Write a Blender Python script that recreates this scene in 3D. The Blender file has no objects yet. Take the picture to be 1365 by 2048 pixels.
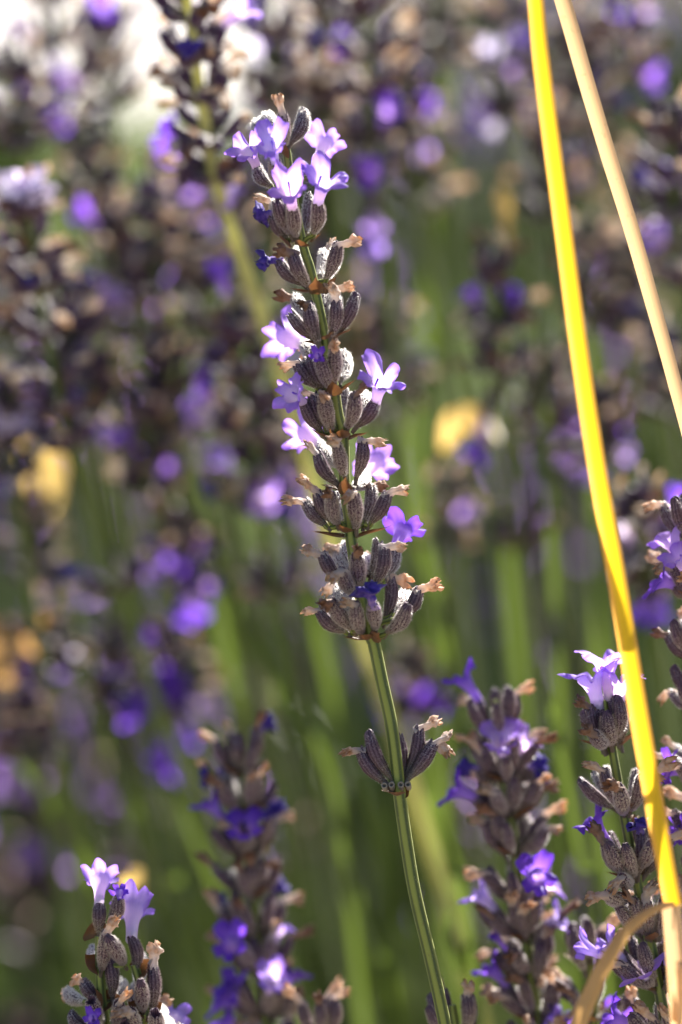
import bpy, math, random
import numpy as np
from mathutils import Vector, Matrix, noise

# ------------------------------------------------------------------ camera, sky, sun, exposure
scene = bpy.context.scene
COL = scene.collection
PITCH = math.radians(14.0)
CAM = Vector((0, 0, 0.62))
FWD = Vector((0, math.cos(PITCH), -math.sin(PITCH)))
UP = Vector((0, math.sin(PITCH), math.cos(PITCH)))
RIGHT = Vector((1, 0, 0))
DIST = 0.3556                       # focus distance, metres: 16 photo pixels per millimetre there
cam_data = bpy.data.cameras.new('camera')
cam = bpy.data.objects.new('camera', cam_data)
COL.objects.link(cam)
cam.location = CAM
cam.rotation_euler = (math.pi / 2 - PITCH, 0, 0)
cam_data.sensor_fit = 'VERTICAL'
cam_data.sensor_height = 36
cam_data.sensor_width = 24
cam_data.lens = 100
cam_data.clip_start = 0.01
cam_data.clip_end = 2000
cam_data.dof.use_dof = True
cam_data.dof.focus_distance = DIST
cam_data.dof.aperture_fstop = 8.4
scene.camera = cam

SUN_EL, SUN_AZ = math.radians(33), math.radians(26)       # azimuth from +Y towards +X: behind the flowers, to the right
world = bpy.data.worlds.new('World')
scene.world = world
world.use_nodes = True
wn = world.node_tree
sky = wn.nodes.new('ShaderNodeTexSky')
sky.sky_type = 'NISHITA'
sky.sun_disc = False
sky.sun_elevation = SUN_EL
sky.sun_rotation = SUN_AZ
wn.links.new(sky.outputs[0], wn.nodes['Background'].inputs[0])
wn.nodes['Background'].inputs[1].default_value = 0.05
sd = bpy.data.lights.new('sun', 'SUN')
sd.energy = 5.0
sd.angle = math.radians(0.5)
sd.color = (1.0, 0.95, 0.86)
sun = bpy.data.objects.new('sun', sd)
COL.objects.link(sun)
sdir = Vector((math.sin(SUN_AZ) * math.cos(SUN_EL), math.cos(SUN_AZ) * math.cos(SUN_EL), math.sin(SUN_EL)))
sun.rotation_euler = sdir.to_track_quat('Z', 'Y').to_euler()
sun.location = (1, 2, 3)
vs = scene.view_settings
vs.view_transform = 'Standard'
vs.look = 'None'
vs.gamma = 1
vs.use_curve_mapping = False
vs.exposure = 2.05
cy = scene.cycles
cy.use_denoising = True
cy.max_bounces = 8
cy.diffuse_bounces = 4
cy.glossy_bounces = 2
cy.transmission_bounces = 4
cy.transparent_max_bounces = 4
cy.sample_clamp_indirect = 6
cy.use_adaptive_sampling = False

# ------------------------------------------------------------------ helpers
def W(px, py, off=0.0):
    """photo pixel + depth offset in mm behind the focal plane -> world point"""
    d = DIST + off * 0.001
    k = 0.36 / 2048 * d
    return CAM + FWD * d + RIGHT * ((px - 682.5) * k) + UP * ((1024 - py) * k)

def PX(p):
    v = p - CAM
    d = v.dot(FWD)
    k = 0.36 / 2048 * d
    return 682.5 + v.dot(RIGHT) / k, 1024 - v.dot(UP) / k, (d - DIST) * 1000

def basis(z, xh):
    z = z.normalized()
    x = xh - z * xh.dot(z)
    if x.length < 1e-6:
        x = z.orthogonal()
    x.normalize()
    y = z.cross(x)
    return Matrix((x, y, z)).transposed()

def mat4(loc, r3, s):
    m = r3.to_4x4() @ Matrix.Diagonal((s[0], s[1], s[2], 1))
    m.translation = loc
    return m

class MB:
    """collects verts, faces and loop uvs; one mesh"""
    def __init__(s):
        s.v, s.f, s.uv, s.mi = [], [], [], []
    def grid(s, rings, closed=True, mi=0, v0=0.0, v1=1.0, vs=None):
        n, m = len(rings), len(rings[0])
        b = len(s.v)
        for r in rings:
            s.v.extend(tuple(p) for p in r)
        mm = m if closed else m - 1
        vv = vs or [v0 + (v1 - v0) * i / (n - 1) for i in range(n)]
        for i in range(n - 1):
            for j in range(mm):
                k = (j + 1) % m
                s.f.append((b + i * m + j, b + i * m + k, b + (i + 1) * m + k, b + (i + 1) * m + j))
                u0, u1 = j / mm, (j + 1) / mm
                s.uv += [(u0, vv[i]), (u1, vv[i]), (u1, vv[i + 1]), (u0, vv[i + 1])]
                s.mi.append(mi)
    def fan(s, ring, c, v=1.0, mi=0):
        b = len(s.v)
        s.v.extend(tuple(p) for p in ring)
        s.v.append(tuple(c))
        m = len(ring)
        for j in range(m):
            s.f.append((b + j, b + (j + 1) % m, b + m))
            s.uv += [(j / m, v), ((j + 1) / m, v), ((j + .5) / m, v)]
            s.mi.append(mi)
    def tri(s, a, b_, c, v=0.5, mi=0):
        b = len(s.v)
        s.v += [tuple(a), tuple(b_), tuple(c)]
        s.f.append((b, b + 1, b + 2))
        s.uv += [(0, 0), (1, 0), (.5, 1)]
        s.mi.append(mi)
    def quad(s, a, b_, c, d, mi=0):
        b = len(s.v)
        s.v += [tuple(a), tuple(b_), tuple(c), tuple(d)]
        s.f.append((b, b + 1, b + 2, b + 3))
        s.uv += [(0, 0), (1, 0), (1, 1), (0, 1)]
        s.mi.append(mi)
    def mesh(s, name, mats, smooth=True):
        me = bpy.data.meshes.new(name)
        me.from_pydata(s.v, [], s.f)
        uvl = me.uv_layers.new(name='UVMap')
        uvl.data.foreach_set('uv', np.array(s.uv, dtype=np.float32).ravel())
        for m in (mats if isinstance(mats, (list, tuple)) else [mats]):
            me.materials.append(m)
        me.polygons.foreach_set('material_index', np.array(s.mi, dtype=np.int32))
        if smooth:
            me.polygons.foreach_set('use_smooth', np.ones(len(s.f), dtype=bool))
        me.update()
        return me

WM = {}
def link(name, data, M=None, parent=None, kind=None, label=None, cat=None, group=None):
    o = bpy.data.objects.new(name, data)
    COL.objects.link(o)
    M = M or Matrix.Identity(4)
    WM[o.name] = M
    if parent is not None:
        o.parent = parent
        o.matrix_parent_inverse = WM[parent.name].inverted()
    o.matrix_basis = M
    if kind: o['kind'] = kind
    if label: o['label'] = label
    if cat: o['category'] = cat
    if group: o['group'] = group
    return o

def spline(pts, n=6):
    out = []
    P = [pts[0] * 2 - pts[1]] + list(pts) + [pts[-1] * 2 - pts[-2]]
    for i in range(1, len(P) - 2):
        a, b, c, d = P[i - 1], P[i], P[i + 1], P[i + 2]
        for k in range(n):
            t = k / n
            out.append(0.5 * ((2 * b) + (c - a) * t + (2 * a - 5 * b + 4 * c - d) * t * t + (3 * b - a - 3 * c + d) * t ** 3))
    out.append(P[-2].copy())
    return out

def sweep(mb, path, rad, seg=8, square=0.0, flat=1.0, xh=Vector((1, 0, 0)), cap=True, twist=0.0, mi=0):
    rings = []
    n = len(path)
    for i, p in enumerate(path):
        t = (path[min(i + 1, n - 1)] - path[max(i - 1, 0)]).normalized()
        R = basis(t, xh)
        r = rad[i] if hasattr(rad, '__len__') else rad
        ring = []
        for j in range(seg):
            a = 2 * math.pi * j / seg + twist * i
            k = 1 + square * (abs(math.sin(2 * a)) - 0.5)
            ring.append(p + R @ Vector((math.cos(a) * r * k, math.sin(a) * r * k * flat, 0)))
        rings.append(ring)
    mb.grid(rings, True, mi)
    if cap:
        mb.fan(list(reversed(rings[0])), path[0], 0, mi)
        mb.fan(rings[-1], path[-1], 1, mi)

def ribbon(mb, path, width, facing, curve=0.25, seg=6, mi=0):
    """a blade: curved cross-section, normal roughly along facing"""
    rings = []
    n = len(path)
    for i, p in enumerate(path):
        t = (path[min(i + 1, n - 1)] - path[max(i - 1, 0)]).normalized()
        R = basis(t, facing)          # x = facing, y = across
        w = width[i] if hasattr(width, '__len__') else width
        rings.append([p + R @ Vector((-(2 * u - 1) ** 2 * w * curve, (u - .5) * w, 0)) for u in [k / seg for k in range(seg + 1)]])
    mb.grid(rings, False, mi)

# ------------------------------------------------------------------ materials
def new_mat(name):
    m = bpy.data.materials.new(name)
    m.use_nodes = True
    nt = m.node_tree
    nt.nodes.clear()
    return m, nt, nt.nodes, nt.links

class N:
    """tiny node helper"""
    def __init__(s, name):
        s.m, s.nt, s.n, s.l = new_mat(name)
    def node(s, typ, **kw):
        x = s.n.new(typ)
        for k, v in kw.items():
            setattr(x, k, v)
        return x
    def put(s, sock, v):
        if isinstance(v, bpy.types.NodeSocket):
            s.l.new(v, sock)
        elif isinstance(v, (tuple, list)) and len(v) == 3 and sock.type == 'RGBA':
            sock.default_value = (*v, 1)
        else:
            sock.default_value = v
    def math(s, op, a, b=0.0, c=None, clamp=False):
        x = s.node('ShaderNodeMath', operation=op, use_clamp=clamp)
        s.put(x.inputs[0], a); s.put(x.inputs[1], b)
        if c is not None: s.put(x.inputs[2], c)
        return x.outputs[0]
    def mix(s, f, a, b, mode='MIX'):
        x = s.node('ShaderNodeMix', data_type='RGBA', blend_type=mode)
        s.put(x.inputs[0], f); s.put(x.inputs[6], a); s.put(x.inputs[7], b)
        return x.outputs[2]
    def ramp(s, f, stops):
        x = s.node('ShaderNodeValToRGB')
        e = x.color_ramp.elements
        while len(e) < len(stops): e.new(0.5)
        for el, (p, c) in zip(e, stops):
            el.position = p
            el.color = (*c, 1) if isinstance(c, tuple) else (c, c, c, 1)
        s.put(x.inputs[0], f)
        return x.outputs[0]
    def uv(s):
        c = s.node('ShaderNodeTexCoord')
        sp = s.node('ShaderNodeSeparateXYZ')
        s.l.new(c.outputs['UV'], sp.inputs[0])
        return sp.outputs[0], sp.outputs[1]
    def noise(s, scale, detail=3, coord='Object', vec=None, rough=.5):
        x = s.node('ShaderNodeTexNoise')
        if vec is None:
            vec = s.node('ShaderNodeTexCoord').outputs[coord]
        s.put(x.inputs['Vector'], vec)
        x.inputs['Scale'].default_value = scale
        x.inputs['Detail'].default_value = detail
        x.inputs['Roughness'].default_value = rough
        return x.outputs[0]
    def rand(s):
        return s.node('ShaderNodeObjectInfo').outputs['Random']
    def out(s, sh):
        o = s.node('ShaderNodeOutputMaterial')
        s.l.new(sh, o.inputs[0])
        return s.m
    def leafy(s, col, tcol, trans=0.5, rough=.55, spec=.3, sheen=0.0, bump=None, bstr=.2):
        p = s.node('ShaderNodeBsdfPrincipled')
        s.put(p.inputs['Base Color'], col)
        s.put(p.inputs['Roughness'], rough)
        s.put(p.inputs['Specular IOR Level'], spec)
        if sheen:
            s.put(p.inputs['Sheen Weight'], sheen)
            s.put(p.inputs['Sheen Roughness'], .4)
        if bump is not None:
            b = s.node('ShaderNodeBump')
            b.inputs['Strength'].default_value = bstr
            b.inputs['Distance'].default_value = 0.0002
            s.put(b.inputs['Height'], bump)
            s.l.new(b.outputs[0], p.inputs['Normal'])
        if not trans:
            return s.out(p.outputs[0])
        t = s.node('ShaderNodeBsdfTranslucent')
        s.put(t.inputs[0], tcol)
        x = s.node('ShaderNodeMixShader')
        s.put(x.inputs[0], trans)
        s.l.new(p.outputs[0], x.inputs[1])
        s.l.new(t.outputs[0], x.inputs[2])
        return s.out(x.outputs[0])

def make_calyx_mat(name, ribs=True):
    k = N(name)
    u, v = k.uv()
    r = k.rand()
    nz = k.noise(1.6, 4)
    fine = k.noise(7.0, 3)
    tip = k.ramp(k.math('ADD', v, k.math('MULTIPLY', k.math('SUBTRACT', nz, .5), .35)), [(0.05, (.12, .125, .045)), (.28, (.080, .056, .05)), (.58, (.066, .028, .056)), (.95, (.036, .017, .052))])
    hue = k.mix(r, (.92, .96, 1.0), (1.12, .98, .92))
    body = k.mix(1.0, tip, hue, 'MULTIPLY')
    if ribs:
        w = k.math('ABSOLUTE', k.math('SINE', k.math('MULTIPLY', k.math('ADD', u, k.math('MULTIPLY', k.math('SUBTRACT', nz, .5), .02)), math.pi * 11)))
        line = k.ramp(w, [(.35, 0.0), (.92, 1.0)])
        rib = k.mix(k.math('MULTIPLY', line, k.math('MULTIPLY_ADD', fine, .9, .35, clamp=True)), body, (.17, .105, .135))
        col = k.mix(k.ramp(w, [(0.0, .55), (.3, 0.0)]), rib, (.018, .007, .018))
        bump = k.math('ADD', w, fine)
    else:
        col = k.mix(1.0, body, (.95, .85, 1.35), 'MULTIPLY')
        bump = fine
    return k.leafy(col, k.mix(.5, col, (.40, .22, .22)), .12, .5, .35, .0, bump, .5)

M_CALYX = make_calyx_mat('calyx_skin')
M_CALYX_LO = make_calyx_mat('calyx_skin_plain', False)

k = N('calyx_hair')
M_HAIR = k.leafy((.20, .14, .17), (.96, .93, .90), .66, .3, .5)
k = N('stem_hair')
M_SHAIR = k.leafy((.72, .75, .55), (.8, .82, .5), .5, .4, .4)

def make_corolla_mat(name, lobe, edge, throat, trans=.62):
    k = N(name)
    u, v = k.uv()
    r = k.rand()
    nz = k.noise(0.9, 3)
    vein = k.math('ABSOLUTE', k.math('SINE', k.math('MULTIPLY', u, math.pi * 23)))
    col = k.ramp(k.math('ADD', v, k.math('MULTIPLY', k.math('SUBTRACT', nz, .5), .12)), [(.05, throat), (.38, (throat[0] * .92, throat[1] * .82, throat[2])), (.62, lobe), (.95, edge)])
    col = k.mix(k.math('MULTIPLY', k.ramp(vein, [(0, 1.0), (.25, 0.0)]), .28), col, (edge[0] * .6, edge[1] * .5, edge[2] * .9))
    col = k.mix(1.0, col, k.mix(r, (.90, .92, 1.0), (1.08, 1.0, 1.0)), 'MULTIPLY')
    return k.leafy(col, col, trans, .5, .25, .1)
M_COR = make_corolla_mat('corolla_petal', (.56, .42, .86), (.36, .20, .76), (.86, .76, .90))
M_COR_GLARE = make_corolla_mat('corolla_petal_glare', (.84, .78, .90), (.78, .68, .90), (.88, .82, .90))  # near-white copy of the petal: sun glare put into the colour
M_COR_DEEP = make_corolla_mat('corolla_petal_deep', (.22, .09, .62), (.15, .05, .54), (.50, .33, .74))

def make_wither(name, a, b, c, trans=.45):
    k = N(name)
    u, v = k.uv()
    nz = k.noise(1.3, 4)
    col = k.ramp(k.math('ADD', k.math('MULTIPLY', v, .75), k.math('MULTIPLY', k.math('SUBTRACT', nz, .42), 1.3)), [(.05, a), (.5, b), (.95, c)])
    col = k.mix(1.0, col, k.mix(k.rand(), (.8, .82, .88), (1.1, 1.02, .95)), 'MULTIPLY')
    return k.leafy(col, col, trans, .6, .25, .2, k.noise(4, 4), .5)
M_WITHER = make_wither('withered_tan', (.66, .58, .57), (.74, .63, .54), (.56, .32, .16), .6)
M_WITHER_GLINT = make_wither('withered_glint', (.80, .76, .72), (.82, .74, .64), (.60, .40, .22), .65)  # lightened copy for background florets, sunlit sparkle painted into the colour
M_WITHER_D = make_wither('withered_brown', (.30, .22, .20), (.34, .21, .15), (.20, .08, .03), .4)
M_WITHER_V = make_wither('withered_violet', (.42, .30, .55), (.10, .06, .42), (.045, .025, .28), .4)

k = N('bract_brown')
u, v = k.uv()
nz = k.noise(1.5, 4)
bc = k.ramp(k.math('ADD', v, k.math('MULTIPLY', k.math('SUBTRACT', nz, .5), .8)), [(.0, (.09, .055, .022)), (.5, (.13, .055, .022)), (1.0, (.19, .085, .032))])
M_BRACT = k.leafy(bc, k.mix(.15, bc, (.45, .15, .03)), .2, .5, .3, .1, nz, .4)

def make_stem_mat(name, dark, light, obj_scale=300, trans=.0):
    k = N(name)
    u, v = k.uv()
    w = k.math('ABSOLUTE', k.math('SINE', k.math('MULTIPLY', u, math.pi * 4)))
    geo = k.node('ShaderNodeNewGeometry').outputs['Position']
    nz = k.noise(obj_scale, 4, vec=geo)
    mott = k.noise(obj_scale * 3, 3, vec=geo)
    col = k.mix(k.ramp(k.math('ADD', w, k.math('MULTIPLY', k.math('SUBTRACT', nz, .5), .5)), [(.3, 0.0), (.9, 1.0)]), dark, light)
    col = k.mix(k.ramp(mott, [(.66, 0.0), (.76, .5)]), col, (.12, .06, .035))
    return k.leafy(col, light, trans, .5, .35, .15, mott, .3)
M_STEM = make_stem_mat('stem_green', (.06, .085, .02), (.23, .26, .05), trans=.12)
M_STEM_LIT = make_stem_mat('stem_lit', (.48, .48, .20), (.62, .60, .28), 60, trans=.5)  # stem green lightened to look sunlit; the light is in the colour
M_STEM_DK = make_stem_mat('stem_thicket_shade', (.03, .045, .012), (.07, .095, .022), 60, trans=.15)  # darker copy of the stem green, standing in for shade among the stems
M_STEM_BG = make_stem_mat('stem_background', (.065, .10, .02), (.155, .21, .045), 60, trans=.25)

def make_blade(name, col_a, col_b, tcol, trans, spots=True, sc=250, edge=None):
    k = N(name)
    u, v = k.uv()
    c = k.node('ShaderNodeCombineXYZ')
    k.put(c.inputs[0], k.math('MULTIPLY', u, 14)); k.put(c.inputs[1], k.math('MULTIPLY', v, 6))
    nz = k.noise(1.0, 4, vec=c.outputs[0])
    col = k.mix(nz, col_a, col_b)
    if spots:
        geo = k.node('ShaderNodeNewGeometry').outputs['Position']
        s = k.noise(sc * 4, 3, vec=geo)
        big = k.noise(sc * .25, 2, vec=geo)
        col = k.mix(k.math('MULTIPLY', k.ramp(s, [(.60, 0.0), (.70, .55)]), k.ramp(big, [(.35, .2), (.6, 1.0)])), col, (.30, .17, .09))
    t = k.mix(.6, col, tcol)
    if edge is not None:
        e = k.ramp(k.math('ABSOLUTE', k.math('SUBTRACT', u, .5)), [(.22, 0.0), (.48, 1.0)])
        t = k.mix(e, t, edge)
        col = k.mix(e, col, edge)
    return k.leafy(col, t, trans, .45, .35, 0, nz, .25)
M_YELLOW = make_blade('grass_yellow', (.74, .48, .03), (.80, .54, .04), (.98, .60, .0), .68, False, edge=(.80, .40, .08))
M_STRAW = make_blade('grass_straw', (.58, .37, .19), (.68, .46, .26), (.74, .46, .22), .42, True)
M_TAN = make_blade('grass_tan', (.42, .25, .10), (.55, .34, .15), (.62, .34, .10), .4, True)
M_GBLADE = make_blade('grass_green', (.055, .085, .016), (.085, .125, .024), (.14, .20, .025), .42, False)
M_LAWNBLADE = make_blade('lawn_blade', (.07, .10, .02), (.10, .13, .03), (.14, .19, .03), .35, False)
M_LEAF = make_blade('lavender_leaf', (.028, .045, .015), (.05, .07, .025), (.07, .11, .014), .22, False)
M_OCHRE = make_blade('dry_leaf_ochre', (.50, .34, .12), (.62, .45, .18), (.75, .50, .14), .5, False)

k = N('garden_ground')
geo = k.node('ShaderNodeNewGeometry').outputs['Position']
a = k.noise(9, 6, vec=geo); b = k.noise(160, 4, vec=geo)
M_GROUND = k.leafy(k.mix(b, k.mix(a, (.16, .12, .08), (.26, .21, .14)), (.34, .29, .21)), (0, 0, 0), 0, .95, .1, 0, b, 1.0)
k = N('pale_gravel')
geo = k.node('ShaderNodeNewGeometry').outputs['Position']
vor = k.node('ShaderNodeTexVoronoi'); k.put(vor.inputs['Vector'], geo); vor.inputs['Scale'].default_value = 90
M_GRAVEL = k.leafy(k.mix(vor.outputs['Color'], (.42, .39, .35), (.62, .59, .54)), (0, 0, 0), 0, .9, .2, 0, vor.outputs[0], 1.0)

k = N('lawn_green')
geo = k.node('ShaderNodeNewGeometry').outputs['Position']
a = k.noise(6, 5, vec=geo)
M_LAWN = k.leafy(k.mix(a, (.05, .08, .018), (.09, .12, .035)), (0, 0, 0), 0, .9, .1, 0, k.noise(120, 3, vec=geo), 1.0)
# ------------------------------------------------------------------ floret meshes (local unit: millimetre)
def prof(t, tab):
    for (a, x), (b, y) in zip(tab, tab[1:]):
        if t <= b:
            f = (t - a) / (b - a)
            f = f * f * (3 - 2 * f)
            return x + (y - x) * f
    return tab[-1][1]

CAL_TAB = [(-.25, .26), (0, .34), (.12, .50), (.35, .80), (.58, .95), (.8, .90), (.93, .76), (1.0, .66)]
def calyx_surface(t, a, seed, ribs, bend):
    r = prof(t, CAL_TAB)
    if ribs:
        r *= 1 + .05 * math.cos(11 * a) * min(1, max(0, t) * 5)
    r *= 1 + .10 * noise.noise(Vector((math.cos(a) * .8, math.sin(a) * .8, t * 2.2 + seed * 7.1)))
    tooth = 0.05 * math.cos(5 * a) * max(0, (t - .8) / .2) + .10 * max(0, -math.cos(a)) ** 4 * max(0, (t - .85) / .15)
    z = 6 * (t + tooth)
    x = math.cos(a) * r + bend * math.sin(math.pi * max(0, min(1, t))) + (.5 * bend * -t if t < 0 else 0)
    return Vector((x, math.sin(a) * r, z))

def calyx_mesh(seed, hi=True, closed=False):
    rng = random.Random(seed)
    bend = rng.uniform(.2, .55)
    seg = 33 if hi else 11
    ts = [-.25, -.08, .02, .1, .2, .32, .45, .58, .7, .8, .88, .95, 1.0] if hi else [-.2, .05, .3, .58, .85, 1.0]
    mb = MB()
    rings = [[calyx_surface(t, 2 * math.pi * j / seg, seed, hi, bend) for j in range(seg)] for t in ts]
    vsl = [max(0, t) * .95 for t in ts]
    c = sum(rings[-1], Vector()) / seg
    if closed:
        rings.append([c + (p - c) * .72 + Vector((0, 0, .30)) for p in rings[-1]])
        rings.append([c + (p - c) * .34 + Vector((-.1, 0, .48)) for p in rings[-1]])
        vsl += [.98, 1.0]
        mb.grid(rings, True, vs=vsl)
        mb.fan(rings[-1], c + Vector((-.15, 0, .52)))
    else:
        rings.append([c + (p - c) * .78 + Vector((0, 0, -.10)) for p in rings[-1]])
        rings.append([c + (p - c) * .80 + Vector((0, 0, -1.0)) for p in rings[-1]])
        vsl += [1.0, 1.0]
        mb.grid(rings, True, vs=vsl)
        mb.fan(rings[-1], c + Vector((0, 0, -1.4)))
    me = mb.mesh('calyx', M_CALYX if hi else M_CALYX_LO)
    # hair
    hb = MB()
    for i in range(2300 if hi else 200):
        t = rng.uniform(0.0, 1.0) ** .9
        a = rng.uniform(0, 2 * math.pi)
        p = calyx_surface(t, a, seed, hi, bend)
        pa = calyx_surface(t, a + .05, seed, hi, bend) - p
        pt = calyx_surface(min(1, t + .04), a, seed, hi, bend) - calyx_surface(t - .02, a, seed, hi, bend)
        nrm = pa.cross(pt).normalized()
        L = rng.uniform(.14, .42)
        d = (nrm + pt.normalized() * rng.uniform(-.12, .25) + pa.normalized() * rng.uniform(-.18, .18)).normalized()
        side = d.cross(pt).normalized() * (.036 if hi else .05)
        p = p - nrm * .02
        hb.tri(p - side, p + side, p + d * L)
    return me, hb.mesh('calyx_hairs', M_HAIR, False)

CAL = {('hi', 0): [calyx_mesh(s, True, False) for s in range(4)], ('hi', 1): [calyx_mesh(s + 20, True, True) for s in range(3)],
       ('lo', 0): [calyx_mesh(s + 40, False, False) for s in range(3)], ('lo', 1): [calyx_mesh(s + 60, False, True) for s in range(2)]}

LOBES = [(0, 30, 1.85), (61, 32, 1.75), (-61, 32, 1.75), (145, 41, 2.65), (-145, 41, 2.65)]
def corolla_mesh(seed, hi=True, mat=None, side_scale=1.0):
    rng = random.Random(seed)
    nu = 60 if hi else 30
    nt, nl = (6, 8) if hi else (3, 4)
    mb = MB()
    rings, vsl = [], []
    lob = [(c + rng.uniform(-5, 5), w, l * rng.uniform(.75, 1.25), rng.uniform(-30, 30)) for c, w, l in LOBES]
    ph = rng.uniform(0, 6)
    bendx = rng.uniform(.15, .5)
    for i in range(nt):
        t = i / nt
        z = 3.4 * t
        r = .60 + .05 * t + .48 * t ** 4
        rings.append([Vector((math.cos(a) * r + bendx * t * t, math.sin(a) * r * .92, z)) for a in [2 * math.pi * j / nu for j in range(nu)]])
        vsl.append(.5 * t)
    for i in range(nl + 1):
        t = i / nl
        ring = []
        for j in range(nu):
            a = 2 * math.pi * j / nu
            deg = math.degrees(a)
            L, ex = .28, 0
            for c, w, l, tw in lob:
                d = (deg - c + 180) % 360 - 180
                if abs(d) < w:
                    f = math.cos(d / w * math.pi / 2) ** .5
                    if .28 + l * f > L:
                        L = .28 + l * f
                        ex = tw + d * .25
            up = .5 - .5 * math.cos(a)             # 1 at the upper lip
            al = math.radians(122 - 46 * up + ex * .6 + 9 * math.sin(3 * a + ph))
            r0 = 1.14
            dr = L * (1 - math.cos(al * t)) / al
            dz = L * math.sin(al * t) / al
            dz += (.16 + .16 * math.sin(a * 2 + ph)) * t * t * math.sin(a * 11 + ph) + .75 * t * t * noise.noise(Vector((math.cos(a) * 1.6, math.sin(a) * 1.6, seed * 3.3)))
            dr += .14 * t * t * math.sin(a * 13 + ph * 2) + .35 * t * t * noise.noise(Vector((math.cos(a) * 2.4, math.sin(a) * 2.4, seed * 1.7 + 5)))
            rr = r0 + dr
            ring.append(Vector((math.cos(a) * rr + bendx, math.sin(a) * rr * .92, 3.4 + dz)))
        rings.append(ring)
        vsl.append(.5 + .5 * t)
    mb.grid(rings, True, vs=vsl)
    mb.fan(rings[2 if hi else 1], Vector((bendx * .1, 0, .9)), .25)  # cap added across the tube so the throat catches light instead of going black
    if hi:                                             # pistil inside the throat
        sweep(mb, [Vector((-.3, 0, 1.5)), Vector((-.3, 0, 3)), Vector((-.1, 0, 4.0))], .14, 5)
    return mb.mesh('corolla', mat or M_COR)
COR = {'hi': [corolla_mesh(s) for s in range(6)], 'lo': [corolla_mesh(s + 30, False) for s in range(3)],
       'deep': [corolla_mesh(s + 50, True, M_COR_DEEP) for s in range(3)], 'loglare': [corolla_mesh(s + 90, False, M_COR_GLARE) for s in range(3)], 'lodeep': [corolla_mesh(s + 70, False, M_COR_DEEP) for s in range(3)]}

def wither_mesh(seed, mat, wide=1.0, L=3.6, hi=True):
    rng = random.Random(seed)
    seg, nr = (16, 13) if hi else (8, 6)
    mb = MB()
    bend = rng.uniform(.2, 1.2)
    rings = []
    for i in range(nr + 1):
        t = i / nr
        th = bend * t
        cx = L * (1 - math.cos(th)) / max(bend, .01)
        cz = L * math.sin(th) / max(bend, .01)
        T = Vector((math.sin(th), 0, math.cos(th)))
        X = Vector((math.cos(th), 0, -math.sin(th)))
        Y = Vector((0, 1, 0))
        r = prof(t, [(0, .62), (.35, .5), (.6, .52), (.8, .72 * wide), (1.0, .62 * wide)])
        ring = []
        for j in range(seg):
            a = 2 * math.pi * j / seg
            q = Vector((math.cos(a), math.sin(a), t * 2.2 + seed * 5))
            cr = 1 + (.35 + .9 * t) * noise.noise(q * 1.9) + (.2 + .5 * t) * noise.noise(q * 4.1)
            rag = (.55 * math.cos((4 if seed % 2 else 5) * a + seed) + .7 * noise.noise(q * 2.3 + Vector((9, 0, 0)))) * max(0, (t - .55) / .45)
            ring.append(Vector((cx, 0, cz)) + X * (math.cos(a) * r * cr) + Y * (math.sin(a) * r * cr * .72) + T * rag * .9)
        rings.append(ring)
    c = sum(rings[-1], Vector()) / seg
    rings.append([c + (p - c) * .55 - T * .35 for p in rings[-1]])
    mb.grid(rings, True)
    mb.fan(rings[-1], c - T * .8)
    return mb.mesh('withered_corolla', mat)
WIT = {'hi': [wither_mesh(s, M_WITHER) for s in range(6)], 'lo': [wither_mesh(s + 20, M_WITHER_GLINT, hi=False) for s in range(3)],
       'dark': [wither_mesh(s + 30, M_WITHER_D) for s in range(3)], 'vio': [wither_mesh(s + 40, M_WITHER_V, 1.9, 3.0) for s in range(4)]}

def bract_mesh(seed):
    rng = random.Random(seed)
    mb = MB()
    rings = []
    for i in range(9):
        t = i / 8
        w = 2.0 * (math.sin(math.pi * min(1, t * .62 + .30)) ** 1.0) * (1 - t ** 2.4) + .04
        z = 5.0 * t
        o = 1.2 * math.sin(t * 1.9) + .15 * math.sin(seed + t * 7)
        rings.append([Vector((o - .5 * (2 * u - 1) ** 2 * w, (2 * u - 1) * w * (1 + .08 * math.sin(9 * t + seed)), z + .12 * math.sin(u * 11 + seed))) for u in [j / 6 for j in range(7)]])
    mb.grid(rings, False)
    return mb.mesh('bract', M_BRACT)
BRACT = [bract_mesh(s) for s in range(4)]

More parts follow.
